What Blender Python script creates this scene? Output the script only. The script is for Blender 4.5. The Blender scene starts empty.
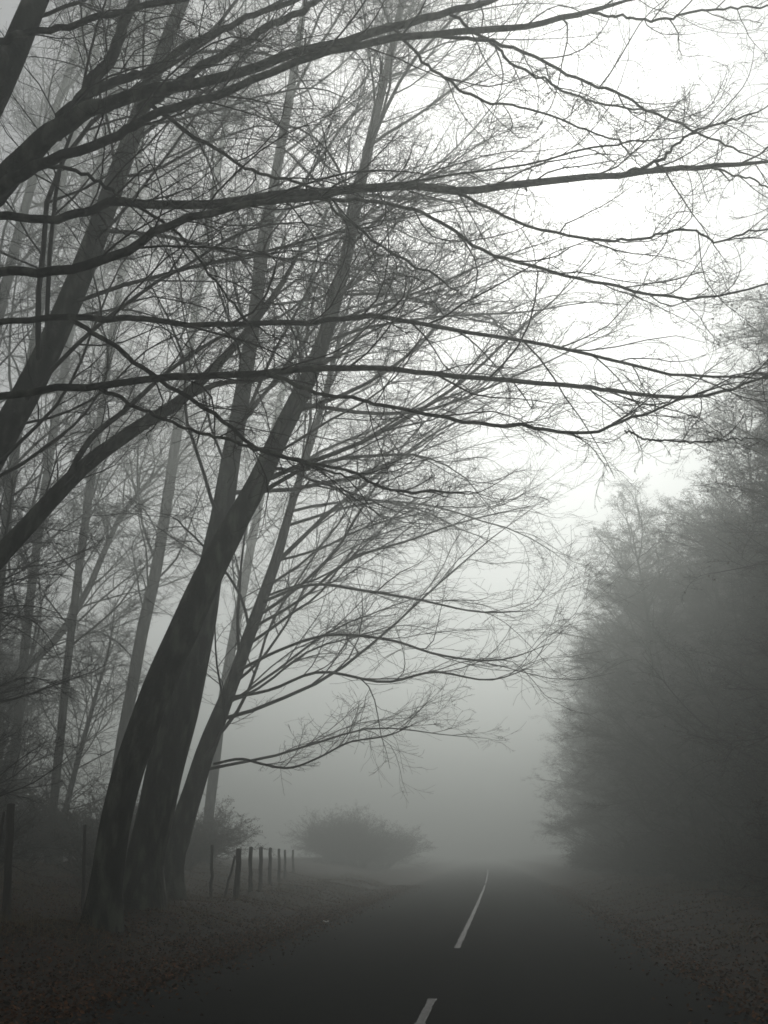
import bpy, math
import numpy as np

C = bpy.context.scene.collection
R_ = math.radians

# ------------------------------------------------------------------ camera model
F = 1024.0
PITCH, YAW = R_(18.5), R_(6.4)
CAM = np.array([0.0, 0.0, 1.36])
FW = np.array([-math.sin(YAW)*math.cos(PITCH), math.cos(YAW)*math.cos(PITCH), math.sin(PITCH)])
RT = np.array([math.cos(YAW), math.sin(YAW), 0.0])
UP = np.cross(RT, FW)

def at(px, py, Y):
    """point of the place seen at that pixel at Y metres down the road"""
    d = FW + (px-384)/F*RT - (py-512)/F*UP
    return CAM + d*(Y/d[1])

# ------------------------------------------------------------------ the lie of the land
ROAD_L, ROAD_R, LINE_X = -4.0, 2.15, -0.74
def bend(y):
    y = np.asarray(y, float)
    return -0.00009*np.clip(y, 0, 110)**2 - 0.02*np.maximum(y-110, 0)
def sm(t):
    t = np.clip(t, 0, 1); return t*t*(3-2*t)
def ground_z(x, y):
    x = np.asarray(x, float)-bend(y); y = np.asarray(y, float)
    l = np.maximum(ROAD_L-x, 0); r = np.maximum(x-ROAD_R, 0)
    z = 0.30*sm(l/3.2) + 0.75*sm((l-2.5)/8.0) + 0.45*sm(r/2.5) + 0.9*sm((r-2)/9.0)
    off = np.clip((l+r)/0.8, 0, 1)
    z = z + off*(0.05*np.sin(x*1.7+0.6*np.sin(y*0.9)) + 0.045*np.sin(y*1.25+1.3*np.sin(x*0.8)) + 0.03*np.sin(x*4.1+y*3.3))
    return z - 0.03*np.clip((l+r)*4, 0, 1)

# ------------------------------------------------------------------ mesh tools
def unit(a):
    return a/np.maximum(np.linalg.norm(a, axis=-1, keepdims=True), 1e-9)

def raw_mesh(name, V, quads, mat, parent=None, loc=None, smooth=True):
    me = bpy.data.meshes.new(name)
    V = np.asarray(V, np.float32); quads = np.asarray(quads, np.int32)
    me.vertices.add(len(V)); me.vertices.foreach_set('co', V.ravel())
    n = len(quads); k = quads.shape[1]
    me.loops.add(n*k); me.loops.foreach_set('vertex_index', quads.ravel())
    me.polygons.add(n)
    me.polygons.foreach_set('loop_start', np.arange(0, n*k, k, dtype=np.int32))
    me.polygons.foreach_set('loop_total', np.full(n, k, np.int32))
    me.polygons.foreach_set('use_smooth', np.full(n, smooth, bool))
    me.update(calc_edges=True)
    me.materials.append(mat)
    o = bpy.data.objects.new(name, me); C.objects.link(o)
    if parent is not None: o.parent = parent
    if loc is not None: o.location = loc
    return o

def tube_arrays(P, Rd, k, rng, wob=0.0):
    """P (N,S,3), Rd (N,S): N tapered tubes of k sides"""
    N, S, _ = P.shape
    T = np.empty_like(P)
    T[:, 1:-1] = P[:, 2:]-P[:, :-2]; T[:, 0] = P[:, 1]-P[:, 0]; T[:, -1] = P[:, -1]-P[:, -2]
    T = unit(T)
    ref = rng.normal(size=(N, 1, 3))
    t0 = unit((P[:, -1]-P[:, 0]))[:, None, :]
    ref = unit(ref-(ref*t0).sum(-1, keepdims=True)*t0)
    U = unit(ref-(ref*T).sum(-1, keepdims=True)*T)
    W = np.cross(T, U)
    a = np.arange(k)*2*math.pi/k
    rr = Rd[:, :, None]
    if wob:
        ph = rng.uniform(0, 6.28, (N, 1, 4)); s = np.linspace(0, 1, S)[None, :, None]
        f = (1 + wob*np.sin(3*a[None, None, :]+ph[..., :1]+2.5*s*3) + 0.7*wob*np.sin(2*a[None, None, :]+ph[..., 1:2]-s*7)
             + 0.5*wob*np.sin(s*60+ph[..., 2:3]+a[None, None, :]))
        rr = rr*f
    V = P[:, :, None, :] + rr[..., None]*(np.cos(a)[None, None, :, None]*U[:, :, None, :]+np.sin(a)[None, None, :, None]*W[:, :, None, :])
    base = (np.arange(N)*S*k)[:, None, None] + (np.arange(S-1)*k)[None, :, None]
    j = np.arange(k)[None, None, :]; j2 = (j+1) % k
    q = np.stack([base+j, base+j2, base+k+j2, base+k+j], -1).reshape(-1, 4)
    return V.reshape(-1, 3), q

def tubes(name, sets, mat, rng, parent=None, loc=None, wob=0.0):
    Vs, Qs, off = [], [], 0
    for P, Rd, k in sets:
        V, q = tube_arrays(P, Rd, k, rng, wob if k > 6 else 0.0)
        Vs.append(V); Qs.append(q+off); off += len(V)
    V = np.concatenate(Vs)
    if loc is not None: V = V-np.asarray(loc)
    return raw_mesh(name, V, np.concatenate(Qs), mat, parent)

def cr(pts, n):
    """Catmull-Rom through pts (m, d) resampled at n points"""
    p = np.asarray(pts, float)
    p = np.vstack([2*p[0]-p[1], p, 2*p[-1]-p[-2]])
    m = len(p)-3
    u = np.linspace(0, m-1e-6, n); i = u.astype(int); t = (u-i)[:, None]
    a, b, c, d = p[i], p[i+1], p[i+2], p[i+3]
    return 0.5*(2*b+(c-a)*t+(2*a-5*b+4*c-d)*t*t+(3*b-a-3*c+d)*t**3)

WF = 0.72      # measured widths include the blur of the picture
def trace(pts, n=26, kink=0.0, rng=None):
    """pts: (px, py, width px, Y) along a limb -> polyline and radii in metres"""
    q = []
    for px, py, w, Y in pts:
        p = at(px, py, Y); depth = float((p-CAM) @ FW)
        q.append([*p, WF*w*0.5*depth/F])
    q = cr(q, n)
    if kink:
        e = np.cumsum(rng.normal(0, kink, (n, 3)), 0); e = e-np.linspace(0, 1, n)[:, None]*e[-1]
        e += rng.normal(0, kink*0.7, (n, 3)); e[0] = 0
        q[:, :3] += e
    q[:, 3] *= np.minimum(1, (1-np.linspace(0, 1, n))*7+0.12)
    return q[:, :3].copy(), np.maximum(q[:, 3], 0.0025)

# ------------------------------------------------------------------ growth
UPV = np.array([0, 0, 1.0])
def grow(start, d, L, r0, r1, S, wander, trop, rng):
    N = len(start); P = np.empty((N, S+1, 3)); P[:, 0] = start
    d = unit(d); w = np.zeros((N, 3)); step = (L/S)[:, None]
    tr = np.asarray(trop, float)
    for s in range(S):
        w = 0.55*w + rng.normal(0, wander, (N, 3))
        t = tr if tr.ndim == 1 else tr[0]+(tr[1]-tr[0])*(s/(S-1))
        d = unit(d+w+t)
        P[:, s+1] = P[:, s]+d*step
    t = np.linspace(0, 1, S+1)[None, :]
    R = r0[:, None]*(1-t)**0.85 + np.asarray(r1)*np.ones((N, 1))*t
    return P, np.maximum(R, r1)

def spawn(P, R, L, n, t0, t1, ang, lenf, rng, flat=0.75, tip=0.7, rk=0.55, bias=None):
    """n children on each parent: start, direction, length, radius"""
    N, S1, _ = P.shape; S = S1-1
    k = np.arange(n)[None, :]
    t = t0+(t1-t0)*(k+rng.uniform(0, 1, (N, n)))/n
    idx = np.clip(t*S, 0, S-1e-4); i = idx.astype(int); f = (idx-i)[..., None]
    rows = np.arange(N)[:, None]
    pos = P[rows, i]*(1-f)+P[rows, i+1]*f
    T = unit(P[rows, i+1]-P[rows, i])
    rad = R[rows, i]*(1-f[..., 0])+R[rows, i+1]*f[..., 0]
    side = unit(np.cross(T, UPV)+1e-3)
    sgn = np.where((k+rng.integers(0, 2, (N, 1))) % 2 == 0, 1.0, -1.0)[..., None]
    rnd = rng.normal(size=T.shape); rnd = unit(rnd-(rnd*T).sum(-1, keepdims=True)*T)
    perp = unit(flat*side*sgn+(1-flat)*rnd)
    if bias is not None:
        perp = unit(perp+bias)
    a = np.clip(rng.normal(ang, 0.22, (N, n)), 0.2, 1.6)[..., None]
    d = np.cos(a)*T+np.sin(a)*perp
    ln = L[:, None]*lenf*(1-tip*t)*rng.uniform(0.55, 1.25, (N, n))
    r0 = np.minimum(rad*rk, 0.0022+0.0055*ln)
    return pos.reshape(-1, 3), d.reshape(-1, 3), ln.ravel(), r0.ravel()

def keep(s, m):
    return tuple(a[m] for a in s)

def ramify(P, R, L, rng, n1, n2, n3, l1=0.5, l2=0.5, l3=0.55, t0=0.2, rmin=0.0022, trop1=((0, 0, 0.05), (0, 0, -0.02)), wander=0.13,
           flat=0.7, bias=None, tip=0.6, min1=0.25, ang1=0.75):
    """three orders of twigs on the given limbs; returns the tube sets"""
    out = []
    s = spawn(P, R, L, n1, t0, 0.99, ang1, l1, rng, flat, tip, bias=bias)
    s = keep(s, s[2] > min1)
    P1, R1 = grow(*s, rmin*1.2, 7, wander, trop1, rng); out.append((P1, R1, 4))
    s2 = spawn(P1, R1, s[2], n2, 0.12, 0.98, 0.75, l2, rng, flat, 0.5)
    s2 = keep(s2, s2[2] > 0.12)
    P2, R2 = grow(*s2, rmin, 5, wander*1.2, (0, 0, 0.02), rng); out.append((P2, R2, 3))
    if n3:
        s3 = spawn(P2, R2, s2[2], n3, 0.15, 0.98, 0.75, l3, rng, flat, 0.4)
        s3 = keep(s3, s3[2] > 0.05)
        P3, R3 = grow(*s3, rmin*0.9, 3, wander*1.3, (0, 0, 0.03), rng); out.append((P3, R3, 3))
    return out

# ------------------------------------------------------------------ materials
def mat(name):
    m = bpy.data.materials.new(name); m.use_nodes = True
    nt = m.node_tree; b = nt.nodes['Principled BSDF']
    return m, nt, b, nt.nodes, nt.links

def ramp_mat(name, cols, scale=(6, 6, 6), detail=6, rough=0.85, bump=0.0, bscale=40, random_island=False, spec=0.3):
    m, nt, b, N, K = mat(name)
    tc = N.new('ShaderNodeTexCoord'); mp = N.new('ShaderNodeMapping'); mp.inputs['Scale'].default_value = scale
    K.new(tc.outputs['Object'], mp.inputs['Vector'])
    nz = N.new('ShaderNodeTexNoise'); nz.inputs['Scale'].default_value = 1; nz.inputs['Detail'].default_value = detail
    K.new(mp.outputs[0], nz.inputs['Vector'])
    cr_ = N.new('ShaderNodeValToRGB')
    el = cr_.color_ramp.elements
    lo, hi = (0.0, 1.0) if random_island else (0.32, 0.68)
    for i, c in enumerate(cols):
        p = lo+(hi-lo)*i/(len(cols)-1)
        if i < 2: e = el[i]; e.position = p
        else: e = el.new(p)
        e.color = (*c, 1)
    if random_island:
        g = N.new('ShaderNodeNewGeometry'); K.new(g.outputs['Random Per Island'], cr_.inputs['Fac'])
    else:
        K.new(nz.outputs['Fac'], cr_.inputs['Fac'])
    K.new(cr_.outputs['Color'], b.inputs['Base Color'])
    b.inputs['Roughness'].default_value = rough; b.inputs['Specular IOR Level'].default_value = spec
    if bump:
        n2 = N.new('ShaderNodeTexNoise'); n2.inputs['Scale'].default_value = bscale; n2.inputs['Detail'].default_value = 5
        K.new(tc.outputs['Object'], n2.inputs['Vector'])
        bp = N.new('ShaderNodeBump'); bp.inputs['Strength'].default_value = bump; bp.inputs['Distance'].default_value = 0.03
        K.new(n2.outputs['Fac'], bp.inputs['Height']); K.new(bp.outputs[0], b.inputs['Normal'])
    return m

M = {
 'bark': ramp_mat('bark', [(0.011, 0.011, 0.009), (0.038, 0.039, 0.032), (0.15, 0.16, 0.125)], (5, 5, 1.6), bump=0.7, bscale=22, spec=0.1),
 'twig': ramp_mat('twig', [(0.028, 0.025, 0.022), (0.055, 0.050, 0.044)], (2, 2, 2), 3, spec=0.1),
 'dead_leaf': ramp_mat('dead_leaf', [(0.06, 0.047, 0.036), (0.16, 0.118, 0.085), (0.10, 0.085, 0.065)], random_island=True, spec=0.1),
 'litter': ramp_mat('litter', [(0.014, 0.008, 0.005), (0.085, 0.034, 0.012), (0.19, 0.086, 0.034), (0.022, 0.011, 0.005), (0.12, 0.055, 0.022)], random_island=True, rough=0.9, spec=0.05),
 'straw': ramp_mat('straw', [(0.10, 0.075, 0.035), (0.19, 0.14, 0.06), (0.13, 0.11, 0.05)], random_island=True),
 'soil': ramp_mat('soil', [(0.008, 0.006, 0.004), (0.022, 0.015, 0.010), (0.040, 0.026, 0.016)], (3, 3, 3), 8, bump=0.8, bscale=14, spec=0.05),
 'post': ramp_mat('post', [(0.045, 0.040, 0.034), (0.09, 0.083, 0.072)], (14, 14, 2), 5, bump=0.6, bscale=30),
 'paper': ramp_mat('paper', [(0.70, 0.70, 0.68), (0.8, 0.8, 0.79)], (9, 9, 9), 3),
}
def asphalt():
    m, nt, b, N, K = mat('asphalt')
    tc = N.new('ShaderNodeTexCoord')
    fine = N.new('ShaderNodeTexNoise'); fine.inputs['Scale'].default_value = 60; fine.inputs['Detail'].default_value = 4
    big = N.new('ShaderNodeTexNoise'); big.inputs['Scale'].default_value = 0.8; big.inputs['Detail'].default_value = 5
    mp = N.new('ShaderNodeMapping'); mp.inputs['Scale'].default_value = (1.2, 0.12, 1)
    K.new(tc.outputs['Object'], mp.inputs['Vector']); K.new(mp.outputs[0], big.inputs['Vector']); K.new(tc.outputs['Object'], fine.inputs['Vector'])
    mx = N.new('ShaderNodeMath'); mx.operation = 'MULTIPLY_ADD'; mx.inputs[1].default_value = 0.5
    K.new(fine.outputs['Fac'], mx.inputs[0])
    h = N.new('ShaderNodeMath'); h.operation = 'MULTIPLY'; h.inputs[1].default_value = 0.5
    K.new(big.outputs['Fac'], h.inputs[0]); K.new(h.outputs[0], mx.inputs[2])
    r = N.new('ShaderNodeValToRGB'); r.color_ramp.elements[0].position = 0.35; r.color_ramp.elements[1].position = 0.68
    r.color_ramp.elements[0].color = (0.006, 0.007, 0.0065, 1); r.color_ramp.elements[1].color = (0.020, 0.021, 0.020, 1)
    K.new(mx.outputs[0], r.inputs['Fac']); K.new(r.outputs[0], b.inputs['Base Color'])
    b.inputs['Roughness'].default_value = 0.95; b.inputs['Specular IOR Level'].default_value = 0.03
    bp = N.new('ShaderNodeBump'); bp.inputs['Strength'].default_value = 0.5; bp.inputs['Distance'].default_value = 0.006
    K.new(fine.outputs['Fac'], bp.inputs['Height']); K.new(bp.outputs[0], b.inputs['Normal'])
    return m
def paint():
    m, nt, b, N, K = mat('road_paint')
    tc = N.new('ShaderNodeTexCoord'); nz = N.new('ShaderNodeTexNoise'); nz.inputs['Scale'].default_value = 9; nz.inputs['Detail'].default_value = 8
    nz.inputs['Roughness'].default_value = 0.7
    K.new(tc.outputs['Object'], nz.inputs['Vector'])
    r = N.new('ShaderNodeValToRGB'); r.color_ramp.elements[0].position = 0.40; r.color_ramp.elements[1].position = 0.62
    r.color_ramp.elements[0].color = (0.016, 0.016, 0.015, 1); r.color_ramp.elements[1].color = (0.065, 0.065, 0.062, 1)
    K.new(nz.outputs['Fac'], r.inputs['Fac']); K.new(r.outputs[0], b.inputs['Base Color']); b.inputs['Roughness'].default_value = 0.7
    return m
M['asphalt'] = asphalt(); M['paint'] = paint()

# ------------------------------------------------------------------ things
def thing(name, label, cat, loc, group=None, rotz=0.0):
    o = bpy.data.objects.new(name, None); C.objects.link(o)
    o.location = [float(v) for v in loc]; o.rotation_euler[2] = rotz
    o.empty_display_size = 0.3
    o['label'] = label; o['category'] = cat
    if group: o['group'] = group
    return o
def tag(o, label, cat, group=None):
    o['label'] = label; o['category'] = cat
    if group: o['group'] = group
    return o
def dup(root, loc, rotz, sc, label, group=None):
    r = root.copy(); C.objects.link(r); r.location = [float(v) for v in loc]; r.rotation_euler[2] = rotz; r.scale = (sc[0], sc[0], sc[1])
    r['label'] = label
    if group: r['group'] = group
    for ch in list(root.children):
        c = ch.copy(); C.objects.link(c); c.parent = r
    return r

# ------------------------------------------------------------------ setting
def sheet(name, xs, ys, zf, m):
    X, Y = np.meshgrid(xs, ys)
    Xb = X+bend(Y)
    V = np.stack([Xb, Y, zf(Xb, Y)], -1).reshape(-1, 3)
    nx, ny = len(xs), len(ys)
    i = (np.arange(ny-1)[:, None]*nx+np.arange(nx-1)[None, :])
    q = np.stack([i, i+1, i+nx+1, i+nx], -1).reshape(-1, 4)
    o = raw_mesh(name, V, q, m); o['kind'] = 'structure'
    return o
xs = np.unique(np.concatenate([np.linspace(-420, -20, 45), np.linspace(-20, -4.3, 70), np.linspace(-4.3, -3.7, 5), np.linspace(-3.5, 1.8, 6),
                               np.linspace(1.9, 2.5, 5), np.linspace(2.5, 16, 60), np.linspace(16, 420, 45)]))
ys = np.unique(np.concatenate([np.linspace(-40, 2, 12), np.linspace(2, 40, 150), np.linspace(40, 420, 150)]))
sheet('ground', xs, ys, ground_z, M['soil'])
def road_edge():
    ys = np.concatenate([np.linspace(-38, 3, 14), np.linspace(3, 40, 240), np.linspace(40, 418, 200)])
    rng = np.random.default_rng(3)
    jl = np.convolve(rng.normal(0, 0.26, len(ys)), np.ones(5)/5, 'same')+rng.normal(0, .05, len(ys)); jr = np.convolve(rng.normal(0, 0.26, len(ys)), np.ones(5)/5, 'same')+rng.normal(0, .05, len(ys))
    L = np.stack([ROAD_L+jl+bend(ys), ys, np.full_like(ys, 0.004)], -1)
    Rr = np.stack([ROAD_R+jr+bend(ys), ys, np.full_like(ys, 0.004)], -1)
    mid = np.stack([LINE_X+bend(ys), ys, np.full_like(ys, 0.03)], -1)
    cols = [L, L*0.5+mid*0.5+[0, 0, 0.004], mid, mid*0.5+Rr*0.5+[0, 0, 0.004], Rr]
    V = np.stack(cols, 1).reshape(-1, 3); n = len(ys)
    i = np.arange(n-1)[:, None]*5+np.arange(4)[None, :]
    q = np.stack([i, i+1, i+6, i+5], -1).reshape(-1, 4)
    o = raw_mesh('road', V, q, M['asphalt']); o['kind'] = 'structure'
road_edge()
for a, b in ((-3, 10.9), (16.6, 50), (53, 80), (83, 110)):
    n = max(4, int((b-a)/0.07)); ys_ = np.linspace(a, b, n)
    lr = np.random.default_rng(int(a)+40)
    w = 0.043+0.0018*np.convolve(lr.normal(0, 1, (n,)), np.ones(3), 'same')[:, None]*np.array([[1, 0, 0]])+lr.normal(0, .0035, (n, 1))*np.array([[1, 0, 0]])
    w = np.clip(w[:, 0], .02, .07)
    L = np.stack([LINE_X-w+bend(ys_), ys_, np.full_like(ys_, 0.036)], -1); Rr = L.copy(); Rr[:, 0] += 2*w
    V = np.stack([L, Rr], 1).reshape(-1, 3); i = np.arange(n-1)*2
    o = raw_mesh('centre_line', V, np.stack([i, i+1, i+3, i+2], -1), M['paint']); o['kind'] = 'structure'

def quads_at(cen, size, rng, flatness=0.0, aspect=0.6):
    n = len(cen)
    nrm = rng.normal(size=(n, 3)); nrm[:, 2] = np.abs(nrm[:, 2])+flatness; nrm = unit(nrm)
    a = rng.normal(size=(n, 3)); a = unit(a-(a*nrm).sum(-1, keepdims=True)*nrm); b = np.cross(nrm, a)
    s = size[:, None]
    V = np.stack([cen-a*s, cen-b*s*aspect+nrm*s*0.15, cen+a*s, cen+b*s*aspect+nrm*s*0.15], 1)
    return V.reshape(-1, 3), np.arange(4*n).reshape(-1, 4)

def litter():
    rng = np.random.default_rng(11)
    n = 170000
    y = 4+46*rng.uniform(0, 1, n)**1.6
    left = rng.uniform(0, 1, n) < 0.68
    x = np.where(left, ROAD_L+0.2+np.abs(rng.normal(0, 1, n))*0.38*(rng.uniform(0, 1, n) < .5)-13*rng.uniform(0, 1, n)**1.25, ROAD_R-0.05-np.abs(rng.normal(0, 1, n))*0.3*(rng.uniform(0, 1, n) < .5)+8*rng.uniform(0, 1, n)**1.2)
    x = x+bend(y)
    z = np.maximum(ground_z(x, y), 0.012)+rng.uniform(0.0, 0.03, n)
    V, q = quads_at(np.stack([x, y, z], -1), rng.uniform(0.014, 0.036, n), rng, 0.9)
    o = raw_mesh('leaf_litter', V, q, M['litter'], smooth=False); o['kind'] = 'stuff'
    o['label'] = 'brown fallen leaves lying over both verges'; 
litter()
def grass():
    rng = np.random.default_rng(12)
    n = 26000
    y = 12+40*rng.uniform(0, 1, n)**1.2
    x = np.where(rng.uniform(0, 1, n) < 0.75, -5.2-10*rng.uniform(0, 1, n), 3.0+6*rng.uniform(0, 1, n))
    k = np.sin(x*1.3+2*np.sin(y*.7))+np.sin(y*1.1+x*.4)
    m = k > 0.2+rng.normal(0, .4, n); x, y = x[m], y[m]; n = len(x)
    x = x+bend(y)
    base = np.stack([x, y, ground_z(x, y)-0.02], -1)
    d = rng.normal(0, 0.5, (n, 3)); d[:, 2] = 1
    P, Rd = grow(base, d, rng.uniform(0.1, 0.42, n), np.full(n, 0.004), 0.0012, 4, 0.18, (0, 0, -0.12), rng)
    o = tubes('dry_grass', [(P, Rd, 3)], M['straw'], rng); o['kind'] = 'stuff'
    o['label'] = 'sparse straw-coloured dead grass on the leafy bank'
grass()

# ------------------------------------------------------------------ traced leaning beeches (left of the road)
ROADWARD = np.array([0.8, -0.15, 0.1])
def base_pt(px, Y, sink=0.25):
    """ground point under the pixel column at Y"""
    z = 0.3
    for _ in range(6):
        lo, hi = 700.0, 1300.0
        for _ in range(40):
            m_ = 0.5*(lo+hi)
            if at(px, m_, Y)[2] > z: lo = m_
            else: hi = m_
        p = at(px, lo, Y); z = float(ground_z(p[0], p[1]))
    return p

def stem(pts, basepx, Y0, n=46, flare=0.3):
    """traced trunk standing on the ground: pts (px,py,w,Y)"""
    b = base_pt(basepx, Y0)
    P, Rd = trace(pts, n)
    r0 = Rd[0]
    P = np.vstack([b-[0, 0, 0.3], b+[0, 0, 0.05], P]); Rd = np.concatenate([[r0*1.15, r0*1.08], Rd])
    q = cr(np.column_stack([P, Rd]), n+10); P, Rd = q[:, :3], q[:, 3]
    h = np.maximum(P[:, 2]-b[2], 0)
    Rd = Rd*(1+flare*np.exp(-h/0.28))
    return b, P, Rd

def trunk_limbs(P, Rd, rng, n, t0, t1, Lmax, bias=ROADWARD, ang=0.85, trop=((0.03, 0, 0.10), (0.03, 0, -0.09)), S=12, wander=0.09, tip=0.62, lim=0.5):
    Lp = np.array([Lmax])
    s = spawn(P[None], Rd[None], Lp, n, t0, t1, ang, 1.0, rng, 0.45, tip, rk=lim, bias=bias)
    r0 = np.minimum(s[3]*1.6, 0.008+0.0048*s[2])
    PL, RL = grow(s[0], s[1], s[2], r0, 0.006, S, wander, trop, rng)
    return PL, RL, s[2]

def plant_tree(name, label, group, b, P, Rd, limb_sets, rng, n1, n2, n3, traced=(), wob=0.05, cat='tree', **kw):
    t = thing(name, label, cat, b, group)
    tubes('trunk', [(P[None], Rd[None], 16)], M['bark'], rng, t, b, wob)
    sets = []
    for PL, RL, L in limb_sets:
        sets.append((PL, RL, 6)); sets += ramify(PL, RL, L, rng, n1, n2, n3, **kw)
    for q, args in traced:
        tubes('limb', [(q[0][None], q[1][None], 10)], M['bark'], rng, t, b, 0.05)
        a = dict(kw); a.update(args); c = a.pop('n', (n1, n2, n3))
        L = np.array([np.linalg.norm(np.diff(q[0], axis=0), axis=1).sum()])
        a.setdefault('l1', 0.3); a.setdefault('tip', 0.3)
        sets += ramify(q[0][None], q[1][None], L, rng, *c, **a)
    if sets: tubes('crown', sets, M['twig'], rng, t, b)
    return t
GRP = 'leaning bare beeches on the left verge'

# T1: the nearest, thickest stem
rng = np.random.default_rng(101)
b, P, Rd = stem([(106,880,45,17.0),(114,830,44,17.0),(128,770,44,17.0),(147,715,44,17.0),(169,660,44,17.0),(191,612,42,17.0),(214,563,39,17.0),(236,522,33,17.0),(254,490,30,17.0),(275,446,27,17.0),
                 (298,400,25,17.0),(318,356,21,17.0),(336,300,18,17.0),(350,240,16,17.0),(362,180,14,17.0),(376,115,12,17.0),(392,50,10,17.0),(405,-15,9,17.0),(418,-80,7,17.0),(432,-150,4,17.0)], 101, 17.0)
l1 = trunk_limbs(P, Rd, rng, 30, 0.40, 0.98, 9.0, ang=1.05, tip=0.5, trop=((0.03, 0, 0.07), (0.03, 0, -0.07)))
l2 = trunk_limbs(P, Rd, rng, 10, 0.5, 0.98, 4.0, bias=np.array([-0.4, 0.2, 0.1]))
plant_tree('beech_tree', 'thickest and nearest of the leaning beech trunks, its base on the leafy verge edge', GRP, b, P, Rd, [l1, l2], rng, 12, 10, 6, rmin=0.0024, ang1=.6, l1=.55, flat=.82)

# T2: twin stem just behind
rng = np.random.default_rng(102)
b, P, Rd = stem([(146,860,52,21.0),(158,800,50,21.0),(172,740,50,21.0),(187,680,47,21.0),(200,620,41,21.0),(212,560,32,21.0),(224,500,29,21.0),(234,440,25,21.0),(245,380,22,21.0),(254,320,19,21.0),
                 (262,260,17,21.3),(272,200,15,21.6),(284,130,13,21.9),(296,60,11,22.0),(308,-20,9,22.0),(318,-90,5,22.0)], 142, 21.0)
l1 = trunk_limbs(P, Rd, rng, 28, 0.40, 0.98, 11, ang=1.05, tip=0.5, trop=((0.03, 0, 0.07), (0.03, 0, -0.07)))
plant_tree('beech_tree', 'upright beech stem half hidden behind the thickest leaning trunk', GRP, b, P, Rd, [l1], rng, 12, 10, 6, rmin=0.003, ang1=.6, l1=.55, flat=.82)

# T3: slimmer, right of the group, low sprays over the road
rng = np.random.default_rng(103)
b, P, Rd = stem([(172,860,34,26.0),(186,815,31,26.0),(200,770,28,26.0),(214,730,26,26.0),(230,690,20,26.0),(246,645,18,26.0),(262,600,16,26.0),(276,560,14,26.0),(290,510,11,26.0),(304,465,9,26.0),(318,420,8,26.0),
                 (334,360,6,26.0),(350,300,4,26.0),(362,240,3,26.0)], 170, 26.0)
l1 = trunk_limbs(P, Rd, rng, 30, 0.18, 0.97, 10.5, ang=1.1, tip=0.5, trop=((0.03, 0, 0.07), (0.03, 0, -0.08)))
tr = [(trace([(274,565,7.0,26.0),(300,540,6.2,26.0),(330,512,5.5,26.0),(384,470,4.7,26.0),(440,430,3.1,23.5),(490,410,2.3,23.0)]), {'l1': .45, 'trop1': ((0, 0, .06), (0, 0, .02))}),
      (trace([(214,764,3.9,26.0),(240,759,3.9,23.6),(262,764,3.5,23.2),(290,768,3.1,23.0),(320,757,2.7,22.6),(350,742,2.3,22.4),(390,735,2.0,22.2),(430,716,1.6,22.0)]), {'l1': .3, 'trop1': ((0, 0, .08), (0, 0, .03))}),
      (trace([(236,672,4.7,26.0),(280,650,4.3,23.5),(330,635,3.9,23.0),(390,640,3.5,22.6),(440,655,3.1,22.2),(500,660,2.3,21.8),(560,640,1.6,21.4)]), {'l1': .4, 'trop1': ((0, 0, .06), (0, 0, .02))}),
      (trace([(228,698,4.7,26.0),(270,690,4.3,23.6),(320,672,3.9,23.4),(384,682,3.5,23.0),(434,672,3.1,22.6),(490,680,2.3,22.4),(540,664,1.6,22.0)]), {'l1': .4, 'trop1': ((0, 0, .06), (0, 0, .02))}),
      (trace([(262,602,4.7,26.0),(310,585,4.3,23.4),(360,590,3.9,23.0),(420,600,3.1,22.6),(480,612,2.3,22.4),(545,610,1.6,22.0)]), {'l1': .4, 'trop1': ((0, 0, .06), (0, 0, .02))}),
      (trace([(252,628,4.7,26.0),(300,600,3.9,24.4),(350,560,3.9,24.8),(410,540,3.1,25.0),(470,520,2.3,25.0),(560,500,1.6,25.0)]), {'l1': .4, 'trop1': ((0, 0, .06), (0, 0, .02))})]
plant_tree('beech_tree', 'slim leaning beech at the right of the trunk cluster with low sprays over the road', GRP, b, P, Rd, [l1], rng, 10, 9, 5, rmin=0.003, ang1=.6, l1=.55, flat=.82, traced=[(q, a) for q, a in tr])

# T4: slender grey stem to the left, further back
rng = np.random.default_rng(104)
b, P, Rd = stem([(108,840,17,38),(118,770,17,38),(130,700,16,38),(144,625,16,38),(158,560,15,38),(170,480,14,38),(182,400,13,38),(194,320,11,38),(204,250,10,38),(214,190,9,38),(226,120,7,38),(238,50,6,38),(250,-20,4,38)], 104, 38)
l1 = trunk_limbs(P, Rd, rng, 40, 0.28, 0.98, 10, bias=np.array([0.3, -0.1, 0.1]), ang=0.75, tip=0.5)
plant_tree('beech_tree', 'slender grey beech stem rising just left behind the thick trunks', GRP, b, P, Rd, [l1], rng, 11, 9, 5, rmin=0.004)

# T6 / T5: big tree left of the picture, its stem and one long limb lean in
rng = np.random.default_rng(105)
b, P, Rd = stem([(-116,800,52,13.5),(-100,700,49,13.5),(-72,600,47,13.5),(-40,520,44,13.5),(-5,450,40,13.5),(30,388,38,13.5),(66,312,34,13.5),(95,240,30,13.5),(120,170,26,13.5),(145,100,22,13.5),
                 (165,45,18,13.5),(185,-5,16,13.5),(215,-80,12,13.5),(240,-150,6,13.5)], -122, 13.5)
l1 = trunk_limbs(P, Rd, rng, 28, 0.25, 0.98, 8.0, bias=np.array([0.4, 0.1, 0.1]), ang=1.0, tip=0.5)
q = trace([(-60,625,30,13.6),(-30,590,29,13.7),(0,556,27,13.8),(40,512,25,14),(82,468,22,14.2),(130,432,19,14.4),(178,402,16,14.6),(220,362,12,14.8),(258,318,9,15),(290,270,7,15.2),(315,215,5,15.4)])
q2 = trace([(176,404,8,14.6),(215,385,7,14.8),(262,378,6,15),(310,365,5,15.2),(370,345,3,15.4)])
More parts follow.
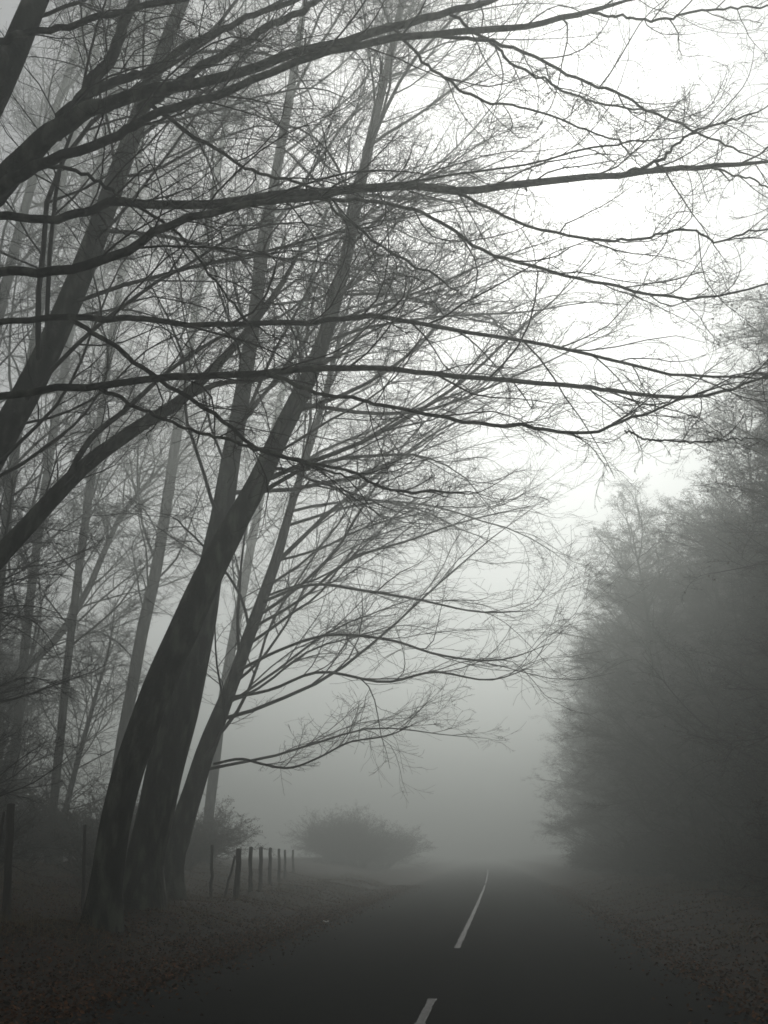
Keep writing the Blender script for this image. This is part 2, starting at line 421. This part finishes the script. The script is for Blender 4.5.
q3 = trace([(60,492,9,14.1),(90,440,8,14.3),(125,410,7,14.5),(170,370,6,14.7),(215,340,5,15),(262,318,3,15.2)])
plant_tree('beech_tree', 'big dark beech leaning in from beyond the left edge with a long slanting limb', GRP, b, P, Rd, [l1], rng, 10, 8, 5,
           traced=[(q, {'l1': .28, 'n': (26, 10, 5), 't0': .25}), (q2, {'l1': .5}), (q3, {'l1': .5})])

# two thin pale stems at upper left and one faint one between
for seed, pts, bp, Y, lab in (
    (106, [(-72,800,17,27),(-60,690,17,27),(-46,570,16,27),(-26,450,15,27),(-2,320,14,27),(22,220,12,27),(45,140,11,27),(68,75,9,27),(92,0,7,27),(110,-70,4,27)], -76, 27, 'thin leaning beech stem nearest the upper left corner, paler than its neighbours'),
    (107, [(-20,800,15,32),(-10,690,15,32),(2,560,14,32),(18,430,13,32),(38,320,11,32),(55,220,10,32),(70,150,9,32),(92,70,7,32),(115,-10,5,32)], -24, 32, 'thin pale beech stem standing behind the big slanting limb at left'),
    (111, [(52,820,12,36),(60,740,12,36),(70,640,11,36),(84,530,11,36),(100,420,10,36),(116,310,9,36),(131,210,8,36),(146,110,7,36),(158,20,5,36),(168,-60,3,36)], 50, 36, 'slim pale stem rising in the fog left of the slender grey stem'),
    (112, [(8,830,13,40),(18,720,13,40),(30,600,12,40),(46,480,11,40),(64,370,10,40),(82,270,9,40),(99,170,8,40),(114,80,6,40),(127,-10,4,40)], 6, 40, 'faintest of the pale leaning stems at far left above the leftmost post'),
    (108, [(205,850,14,50),(214,770,14,50),(226,680,13,50),(243,590,12,50),(258,510,11,50),(274,430,10,50),(290,360,9,50),(306,300,8,50),(322,230,6,50),(338,160,4,50)], 202, 50, 'faint beech stem seen between the upright stem and the slim leaning one'),
    (109, [(-45,790,12,42),(-20,730,12,42),(10,682,11,42),(55,640,10,42),(85,595,9,42),(105,550,8,42),(122,515,7,42),(150,480,5,42),(185,440,4,42)], -52, 42, 'faint strongly slanting stem in the fog at mid left')):
    rng = np.random.default_rng(seed)
    b, P, Rd = stem(pts, bp, Y, 40, 0.3)
    l1 = trunk_limbs(P, Rd, rng, 36, 0.3 if seed == 109 else 0.25, 0.98, 10.0, bias=np.array([0.2, -0.1, 0.1]), tip=0.5)
    plant_tree('beech_tree', lab, GRP, b, P, Rd, [l1], rng, 11, 9, 4, rmin=0.004)

# N1: the near tree out of frame at left whose dark limbs reach over the road
rng = np.random.default_rng(110)
YN = 8.5
b, P, Rd = stem([(-150,800,66,YN),(-140,650,62,YN),(-122,500,58,YN),(-100,380,54,YN),(-72,270,50,YN),(-38,165,44,YN),(0,82,38,YN),(38,-5,32,YN),(80,-110,26,YN),(120,-220,20,YN),(160,-330,12,YN),(190,-420,6,YN)], -158, YN)
TR = []
def limb(pts, **a):
    TR.append((trace(pts, 46, 0.010, rng), a))
# A: across the top left corner
limb([(8,62,9,8.4),(0,43,10,8.3),(50,33,9.5,8.2),(125,15,9,8.1),(200,2,8,8.1),(270,-14,7,8.1),(350,-50,5,8.1)], l1=.25)
limb([(-60,240,48,8.5),(-25,208,46,8.4),(0,182,38,8.4),(40,142,30,8.3),(78,118,24,8.3),(112,107,19,8.2),(150,98,17,8.2),(225,80,14,8.2),(300,58,13,8.3),(384,32,12,8.4),(450,10,10,8.5),(510,-8,8,8.6),(600,-40,5,8.8)], l1=.22)
limb([(62,122,18,8.3),(90,92,14,8.5),(145,70,12,8.7),(200,36,10,8.9),(260,10,8,9.1),(310,-12,7,9.2),(380,-50,5,9.3)], l1=.3)
limb([(-40,225,22,8.5),(0,188,20,8.3),(50,160,15,8.1),(108,142,13,8.0),(150,121,12,8.0),(225,97,11,8.0),(300,65,10.5,8.1),(384,44,10,8.2),(470,36,9,8.4),(540,24,8,8.6),(610,6,7,8.8),(680,-12,5,9.0)], l1=.25)
# steep limb climbing behind
limb([(55,135,22,8.4),(82,90,18,8.7),(108,50,16,9.0),(128,0,14,9.3),(150,-60,10,9.6),(170,-130,5,9.8)], l1=.3)
limb([(140,110,14,8.3),(190,75,12,8.6),(240,45,11,9),(300,12,9,9.3),(350,-20,7,9.6)], l1=.3)
# C and D
limb([(-70,228,15,8.5),(0,216,12,8.6),(58,220,11.5,8.7),(90,214,11.5,8.8),(125,203,12,8.9),(200,205,12,9.0),(300,195,12.5,9.1),(384,189,12,9.1),(450,193,11,9.1),(534,185,10.5,9.1),(634,175,8.5,9.2),(700,168,7.5,9.3),(768,163,6.5,9.4),(860,158,4,9.6)], l1=.2, n=(26, 9, 5))
limb([(-72,285,16,8.4),(0,272,13,8.1),(50,270,13,7.9),(115,255,12.5,7.8),(170,228,11,7.8),(240,208,9.5,7.9),(300,198,7,8.2),(360,190,5,8.5),(420,180,3.5,8.7),(504,168,3,9),(584,150,3,9.2),(634,142,2.5,9.3),(684,135,2.4,9.4),(768,120,2,9.5)], l1=.2, n=(24, 9, 5))
limb([(589,178,4.5,9.15),(625,170,4.5,9.1),(659,160,4.5,9.0),(675,146,4,9.0),(694,133,3.5,9.0),(740,118,2.5,9.0),(790,95,2,9.0)], l1=.4, n=(8, 7, 4))
limb([(655,161,3.5,9.0),(672,168,3.2,8.9),(720,172,3,8.9),(768,188,2.4,8.9),(820,200,2,8.9)], l1=.4, n=(7, 7, 4))
# E, F, G, H
limb([(-85,335,11,8.6),(0,322,9,8.9),(75,317,9,9.1),(150,322,8,9.3),(240,325,7.5,9.5),(330,322,7,9.6),(384,320,6.5,9.7),(434,332,6,9.7),(534,345,5,9.8),(609,360,4.5,9.9),(684,375,4,10),(768,378,3,10),(840,370,2,10)], l1=.22, n=(26, 8, 5))
limb([(-95,425,14,8.5),(0,398,10.5,8.6),(100,387,10,8.8),(200,377,9.5,9.0),(300,369,8.5,9.2),(384,369,7.5,9.4),(459,377,7,9.5),(560,385,6.5,9.6),(609,391,6,9.7),(684,396,5,9.8),(734,386,4,9.9),(775,374,3,10),(830,372,2,10)], l1=.2, n=(24, 8, 5))
limb([(70,318,7,9.1),(115,350,6.5,9.2),(165,380,6,9.4),(225,415,5.5,9.6),(265,445,5,9.8),(320,460,4.5,10),(384,487,4,10.2),(440,490,3.5,10.4),(500,500,2.5,10.6)], l1=.25, n=(18, 8, 4))
limb([(268,372,6,9.1),(310,390,5.5,9.0),(350,398,5.2,8.9),(384,410,5.2,8.9),(459,426,5.2,8.9),(524,431,5,8.9),(584,436,4.6,9.0),(634,420,4,9.1),(674,399,3.4,9.2),(720,385,2.6,9.3),(770,378,2,9.4)], l1=.22, n=(18, 8, 5))
limb([(625,431,3,9.1),(650,437,2.8,9.2),(690,442,2.4,9.3),(730,436,2,9.4),(780,440,1.6,9.4)], l1=.4, n=(8, 7, 4))
limb([(100,388,6,8.8),(150,412,5,9),(205,430,4.5,9.2),(262,448,4,9.4),(330,470,3,9.6),(384,478,2.4,9.8)], l1=.3, n=(12, 7, 4))
# I, J, K and the thin arching ones at upper right
limb([(45,165,6,8.1),(90,178,5,8.2),(120,197,4.5,8.4),(165,220,4.2,8.6),(190,240,3.8,8.8),(222,280,3.4,9),(250,322,3,9.2),(300,350,2,9.4)], l1=.35, n=(14, 7, 4))
limb([(150,104,6,8.2),(210,145,5,8.4),(260,175,4.5,8.6),(310,187,4.2,8.8),(340,213,4,9),(372,240,3.6,9.2),(430,275,3,9.4),(480,310,2.4,9.6)], l1=.3, n=(14, 8, 4))
limb([(320,199,5,9.1),(384,205,5,9.2),(434,216,5,9.2),(484,250,4.6,9.3),(549,270,4.4,9.4),(624,287,4,9.5),(684,295,3.4,9.6),(768,282,2.6,9.7),(830,270,2,9.8)], l1=.25, n=(18, 8, 5))
limb([(455,193,4.5,9.1),(509,217,4.2,9.0),(584,235,4,9.0),(634,239,3.6,9.0),(684,232,3.2,9.1),(724,240,2.8,9.1),(768,228,2.4,9.2),(830,220,2,9.2)], l1=.28, n=(14, 8, 5))
limb([(440,36,5,8.4),(474,40,5,8.5),(524,50,4.5,8.7),(574,75,4.2,8.9),(609,90,4,9),(649,110,3.6,9.1),(694,135,3.2,9.2),(734,150,2.8,9.3),(790,165,2,9.3)], l1=.3, n=(16, 8, 5))
limb([(446,10,4.5,8.5),(480,36,4.2,8.7),(514,65,3.8,8.9),(569,90,3.4,9.1),(620,104,3,9.3),(690,112,2.4,9.4)], l1=.35, n=(14, 8, 5))
limb([(395,30,4.5,8.4),(430,70,4,8.6),(470,100,3.6,8.8),(540,112,3,9),(610,140,2.5,9.2),(650,170,2,9.4)], l1=.35, n=(14, 8, 5))
limb([(590,12,4,8.8),(640,22,3.6,8.9),(700,14,3.2,9),(768,8,2.6,9),(830,10,2,9)], l1=.4, n=(12, 8, 5))
plant_tree('beech_tree', 'near beech whose dark bare limbs stretch across the top of the view over the road', GRP, b, P, Rd,
           [trunk_limbs(P, Rd, rng, 10, 0.6, 0.97, 5.0)], rng, 14, 8, 5, traced=TR, wander=0.16, rmin=0.0020, min1=0.2, trop1=((0, 0, 0.03), (0, 0, 0.01)))

# ------------------------------------------------------------------ generic trees
def generic(name, label, cat, group, loc, seed, H, r0, nl, Lmax, cl0, ns, lean=(0.04, 0, 0), leaf=0, ang=0.95, bias=None, trop=((0, 0, 0.05), (0, 0, -0.06)), tip=0.6, lim=0.55, cone=False):
    rng = np.random.default_rng(seed)
    P, Rd = grow(np.array([[0, 0, -0.3]]), np.array([[lean[0], lean[1], 1.0]]), np.array([H+0.3]), np.array([r0]), 0.012, 22, 0.022, (0, 0, 0.01), rng)
    P, Rd = P[0], Rd[0]
    Rd = Rd*(1+0.7*np.exp(-np.maximum(P[:, 2], 0)/0.3))
    PL, RL, L = trunk_limbs(P, Rd, rng, nl, cl0, 0.985, Lmax, bias=bias if bias is not None else np.zeros(3), ang=ang, trop=trop, tip=tip, lim=lim)
    t = thing(name, label, cat, loc, group)
    tubes('trunk', [(P[None], Rd[None], 12)], M['bark'], rng, t, None, 0.05)
    sets = [(PL, RL, 5)]+ramify(PL, RL, L, rng, *ns)
    tubes('crown', sets, M['twig'], rng, t)
    if leaf:
        src = np.concatenate([s[0][:, 1:].reshape(-1, 3) for s in sets[1:]])
        c = src[rng.integers(0, len(src), leaf)]+rng.normal(0, 0.05, (leaf, 3))
        V, q = quads_at(c, rng.uniform(0.018, 0.04, leaf), rng)
        raw_mesh('dead_foliage', V, q, M['dead_leaf'], t, smooth=False)
    return t

def gl(x, y):
    x = float(x+bend(y)); return (x, y, float(ground_z(x, y)))

# right-hand row
RG = 'twiggy trees in the dense row on the right'
RL_ = 'dense twiggy tree merging into the dark foggy row right of the road'
rr = np.random.default_rng(55)
protos = [generic('verge_tree', RL_, 'tree', RG, gl(x_, y_), sd, h_, 0.16, 90, 5.0, 0.02, (13, 10, 6), leaf=8000, tip=0.50, ang=1.0, trop=((0, 0, 0.07), (0, 0, -0.07)))
          for x_, y_, sd, h_ in ((8.8, 17, 201, 13.4), (7.9, 21.2, 202, 13.2), (7.6, 25.2, 203, 14.0))]
k = 0
for y in list(np.arange(29, 84, 3.1)):
    k += 1
    dup(protos[k % 3], gl(7.7+rr.normal(0, .35), y+rr.normal(0, .5)), rr.uniform(0, 6.28), (rr.uniform(1.0, 1.15), rr.uniform(.94, 1.12)), RL_)
for y in (12.5, 19.2, 23.2, 27.2):
    k += 1
    dup(protos[k % 3], gl(10.5 if y < 15 else 8.7, y), rr.uniform(0, 6.28), (1, .92), RL_)
for y in np.arange(15, 84, 4.4):
    k += 1
    dup(protos[k % 3], gl(11.8+rr.normal(0, .6), y+rr.normal(0, .8)), rr.uniform(0, 6.28), (rr.uniform(1.0, 1.15), rr.uniform(.95, 1.2)), RL_)

# the wood behind the fence
WG = 'bare trees in the wood behind the fence'
WL = 'grey bare tree in the foggy wood behind the left fence'
wp = generic('woodland_tree', WL, 'tree', WG, gl(-16.5, 27), 302, 10.5, 0.15, 60, 5.2, 0.06, (11, 9, 5))
for x, y, s in ((-10.6, 18.5, .75), (-12.2, 21.5, .85), (-18, 23, 1.0), (-20.5, 31, 1.1), (-25, 27, 1.1), (-21, 41, 1.1), (-29, 38, 1.15), (-26, 50, 1.2), (-34, 46, 1.2), (-31, 31, 1.1), (-17.5, 19, .9), (-37, 58, 1.2), (-31, 62, 1.2), (-40, 40, 1.1), (-22, 26, 1), (-18.5, 27.5, .9), (-24, 34, 1.1), (-19.5, 37, 1), (-23, 46, 1.1), (-28, 24, 1), (-16.4, 24, .7), (-28, 44, 1.1), (-36, 34, 1.1), (-20, 22, .95), (-17, 40, 1), (-22, 30, 1), (-33, 38, 1.2)):
    dup(wp, gl(x, y), rr.uniform(0, 6.28), (s, s*rr.uniform(.9, 1.1)), WL)

# bushes
def bush(label, loc, seed, H, nst, leaf, grp='bushes behind the fence'):
    rng = np.random.default_rng(seed)
    th = rng.uniform(0, 6.28, nst); d = np.stack([np.cos(th)*.7, np.sin(th)*.7, np.ones(nst)], -1)
    st = np.stack([np.cos(th)*.25, np.sin(th)*.25, np.full(nst, -0.1)], -1)*rng.uniform(.2, 1.6, (nst, 1)); st[:, 2] = -0.1
    L = rng.uniform(.7, 1.1, nst)*H
    P, Rd = grow(st, d, L, np.full(nst, .016), .004, 8, .1, (0, 0, -.03), rng)
    t = thing('bush', label, 'bush', loc, grp)
    tubes('stem', [(P, Rd, 4)], M['bark'], rng, t)
    sets = ramify(P, Rd, L, rng, 9, 7, 4, l1=.55)
    tubes('crown', sets, M['twig'], rng, t)
    src = np.concatenate([s[0][:, 1:].reshape(-1, 3) for s in sets])
    V, q = quads_at(src[rng.integers(0, len(src), leaf)], rng.uniform(.015, .035, leaf), rng)
    raw_mesh('dead_foliage', V, q, M['dead_leaf'], t, smooth=False)
    return t
FB = 'brown shrub in the dim clump beyond the far fence posts beside the road'
fb = bush(FB, gl(-9.6, 74), 401, 3.2, 130, 14000, 'shrubs in the clump beyond the fence posts')
for x, y, k in ((-11.4, 78, 1.2), (-8.6, 82, 1.25), (-12.8, 84, 1.2)):
    dup(fb, gl(x, y), rr.uniform(0, 6.28), (k, k*rr.uniform(.8, 1.15)), FB)
bush('low tangled bush behind the leftmost fence post', gl(-11.8, 23), 402, 2.1, 28, 3500)
LB = 'dim tangled bush at the edge of the foggy wood behind the left fence'
lb = bush(LB, gl(-17, 28), 405, 2.2, 60, 7000, 'bushes along the edge of the left wood')
for x, y in ((-18.5, 30), (-15.5, 33), (-20.5, 34), (-18, 38), (-23, 33), (-12.8, 34), (-14.5, 41), (-20, 45), (-26, 40), (-21, 29), (-12.2, 40), (-13.5, 48)):
    dup(lb, gl(x, y), rr.uniform(0, 6.28), (rr.uniform(1, 1.4), rr.uniform(.9, 1.4)), LB)
bush('brown bush between the second post and the trunks', gl(-10.2, 27), 403, 1.9, 26, 3500)

UL = 'low dark shrub under the twiggy trees on the right verge'
us = [bush(UL, gl(5.6, 15.5), 411, 1.9, 70, 9000, 'shrubs under the right-hand trees'), bush(UL, gl(5.9, 19), 412, 2.2, 70, 9000, 'shrubs under the right-hand trees')]
for k, y in enumerate(np.arange(22, 75, 3.0)):
    dup(us[k % 2], gl(6.3+rr.normal(0, .4), y+rr.normal(0, .4)), rr.uniform(0, 6.28), (rr.uniform(.8, 1.2), rr.uniform(.6, 1.0)), UL)
for k, y in enumerate(np.arange(17, 60, 3.4)):
    dup(us[k % 2], gl(9.2+rr.normal(0, .5), y), rr.uniform(0, 6.28), (1.3, rr.uniform(1.1, 1.5)), UL)

# ------------------------------------------------------------------ fence posts
def post(px, top, bot, w, Y, label, seed, lean=0.0, name='fence_post', cat='fence post', group='weathered fence posts on the left bank'):
    rng = np.random.default_rng(seed)
    b = base_pt(px, Y); t = at(px+lean, top, Y)
    depth = float((b-CAM) @ FW); r = w*.5*depth/F
    n = 9; P = b+(t-b)*np.linspace(-.15, 1, n)[:, None]
    P[1:-1] += rng.normal(0, .008, (n-2, 3))
    Rd = r*np.linspace(1.08, .92, n)*(1+rng.normal(0, .03, n))
    V, q = tube_arrays(P[None], Rd[None], 8, rng, .05)
    V = np.vstack([V, P[-1]+(P[-1]-P[-2])*.02+[.0, 0, r*.25]])
    top_i = (n-1)*8
    cap = [[top_i+j, top_i+(j+1) % 8, len(V)-1, len(V)-1] for j in range(8)]
    me = bpy.data.meshes.new(name)
    me.from_pydata([tuple(v-b) for v in V], [], [list(map(int, f)) for f in q]+[[int(f[0]), int(f[1]), int(f[2])] for f in cap])
    me.materials.append(M['post'])
    o = bpy.data.objects.new(name, me); C.objects.link(o); o.location = b
    tag(o, label, cat, group)
post(6, 804, 876, 8.5, 16.5, 'stout leaning fence post at the far left edge', 1, 5)
post(83, 825, 886, 3.5, 20.5, 'thin fence post just left of the thickest beech trunk', 2, 2)
post(211, 845, 893, 3.2, 27, 'thin post nearest the slim beech, left of the stout post in the row', 3, 1)
post(236, 849, 893, 6, 26.5, 'stoutest post at the near end of the receding row', 4, 3)
post(250, 847, 886, 4.2, 30, 'second post in the receding row, right after the stoutest', 5, 1)
post(260, 847, 885, 4.2, 33.5, 'third post in the receding row, between two equal neighbours', 6, 1)
post(269.5, 848, 884, 3.6, 37, 'fourth post in the receding row, paler than the third', 7, 1)
post(279, 849, 882, 3, 41, 'fifth, faint post in the receding row', 8, 0)
post(285, 850, 882, 2.6, 45, 'sixth, fainter post in the receding row', 9, 0)
post(293, 850, 881, 2.4, 50, 'last and faintest post of the receding row before the bush', 10, 0)
post(224, 856, 893, 2.6, 26.6, 'thin slanting brace stick leaning against the stoutest post in the row', 11, 11, name='brace_stick', cat='brace', group='brace sticks against posts')
post(-14, 812, 876, 3.2, 16.6, 'thin slanting brace stick against the far left fence post', 12, 18, name='brace_stick', cat='brace', group='brace sticks against posts')

# scrap of white litter on the verge
rng = np.random.default_rng(77)
p = base_pt(326, 22.5)
g = np.stack(np.meshgrid(np.linspace(-.06, .06, 5), np.linspace(-.045, .045, 5)), -1).reshape(-1, 2)
V = np.column_stack([g, .03+rng.uniform(-.02, .025, 25)])
i = (np.arange(4)[:, None]*5+np.arange(4)[None, :])
o = raw_mesh('paper_scrap', V, np.stack([i, i+1, i+6, i+5], -1).reshape(-1, 4), M['paper'], None, (float(p[0]), float(p[1]), float(max(ground_z(p[0], p[1]), 0)+.02)), smooth=False)
tag(o, 'tiny crumpled white paper scrap lying on the verge edge beside the road', 'litter')

# ------------------------------------------------------------------ haze
def haze(x0, x1, y0, y1, z0, z1, dens):
    V = [(x, y, z) for z in (z0, z1) for y in (y0, y1) for x in (x0, x1)]
    q = [(0, 2, 3, 1), (4, 5, 7, 6), (0, 1, 5, 4), (2, 6, 7, 3), (0, 4, 6, 2), (1, 3, 7, 5)]
    m = bpy.data.materials.new('fog'); m.use_nodes = True; nt = m.node_tree
    nt.nodes.remove(nt.nodes['Principled BSDF'])
    v = nt.nodes.new('ShaderNodeVolumePrincipled')
    v.inputs['Color'].default_value = FOG_COL; v.inputs['Density'].default_value = dens; v.inputs['Anisotropy'].default_value = FOG_ANI
    nt.links.new(v.outputs[0], nt.nodes['Material Output'].inputs['Volume'])
    o = raw_mesh('haze', V, q, m, smooth=False); o['kind'] = 'stuff'
    o['label'] = 'grey-white fog filling the road and woods'
FOG_COL = (0.90, 0.955, 0.915, 1); FOG_ANI = 0.72
haze(-440, 440, -45, 440, -1.2, 27, 0.0158)

# ------------------------------------------------------------------ light, camera, render
sc = bpy.context.scene
w = bpy.data.worlds.new('World'); sc.world = w; w.use_nodes = True
nt = w.node_tree; bg = nt.nodes['Background']
sky = nt.nodes.new('ShaderNodeTexSky'); sky.sky_type = 'NISHITA'; sky.sun_disc = False
EL, AZ = R_(37), R_(2)          # sun behind the cloud, ahead and a little to the right
sky.sun_elevation = EL; sky.sun_rotation = AZ; sky.dust_density = 1.8; sky.air_density = 1.0; sky.ozone_density = 1
hs = nt.nodes.new('ShaderNodeHueSaturation'); hs.inputs['Saturation'].default_value = 0.12     # cloud cover takes the blue out
nt.links.new(sky.outputs[0], hs.inputs['Color']); nt.links.new(hs.outputs[0], bg.inputs['Color'])
bg.inputs['Strength'].default_value = 0.053
ld = bpy.data.lights.new('sun', 'SUN'); ld.energy = 1.5; ld.angle = R_(45); ld.color = (1.0, 0.985, 0.95)
so = bpy.data.objects.new('sun', ld); C.objects.link(so)
so.rotation_euler = (math.pi/2-EL, 0, math.pi-AZ)

cd = bpy.data.cameras.new('camera'); co = bpy.data.objects.new('camera', cd); C.objects.link(co)
cd.sensor_fit = 'VERTICAL'; cd.sensor_height = 36; cd.lens = 36; cd.clip_start = 0.05; cd.clip_end = 2000
co.location = CAM; co.rotation_euler = (math.pi/2+PITCH, 0, YAW)
sc.camera = co
sc.view_settings.view_transform = 'Standard'; sc.view_settings.look = 'None'; sc.view_settings.gamma = 1; sc.view_settings.use_curve_mapping = False
sc.view_settings.exposure = 0.5
cy = sc.cycles
cy.volume_bounces = 0; cy.max_bounces = 4; cy.diffuse_bounces = 2; cy.glossy_bounces = 1; cy.transmission_bounces = 0; cy.transparent_max_bounces = 8
cy.use_denoising = True; cy.denoiser = 'OPENIMAGEDENOISE'
cy.use_adaptive_sampling = False
cy.pixel_filter_type = 'BLACKMAN_HARRIS'; cy.filter_width = 1.6
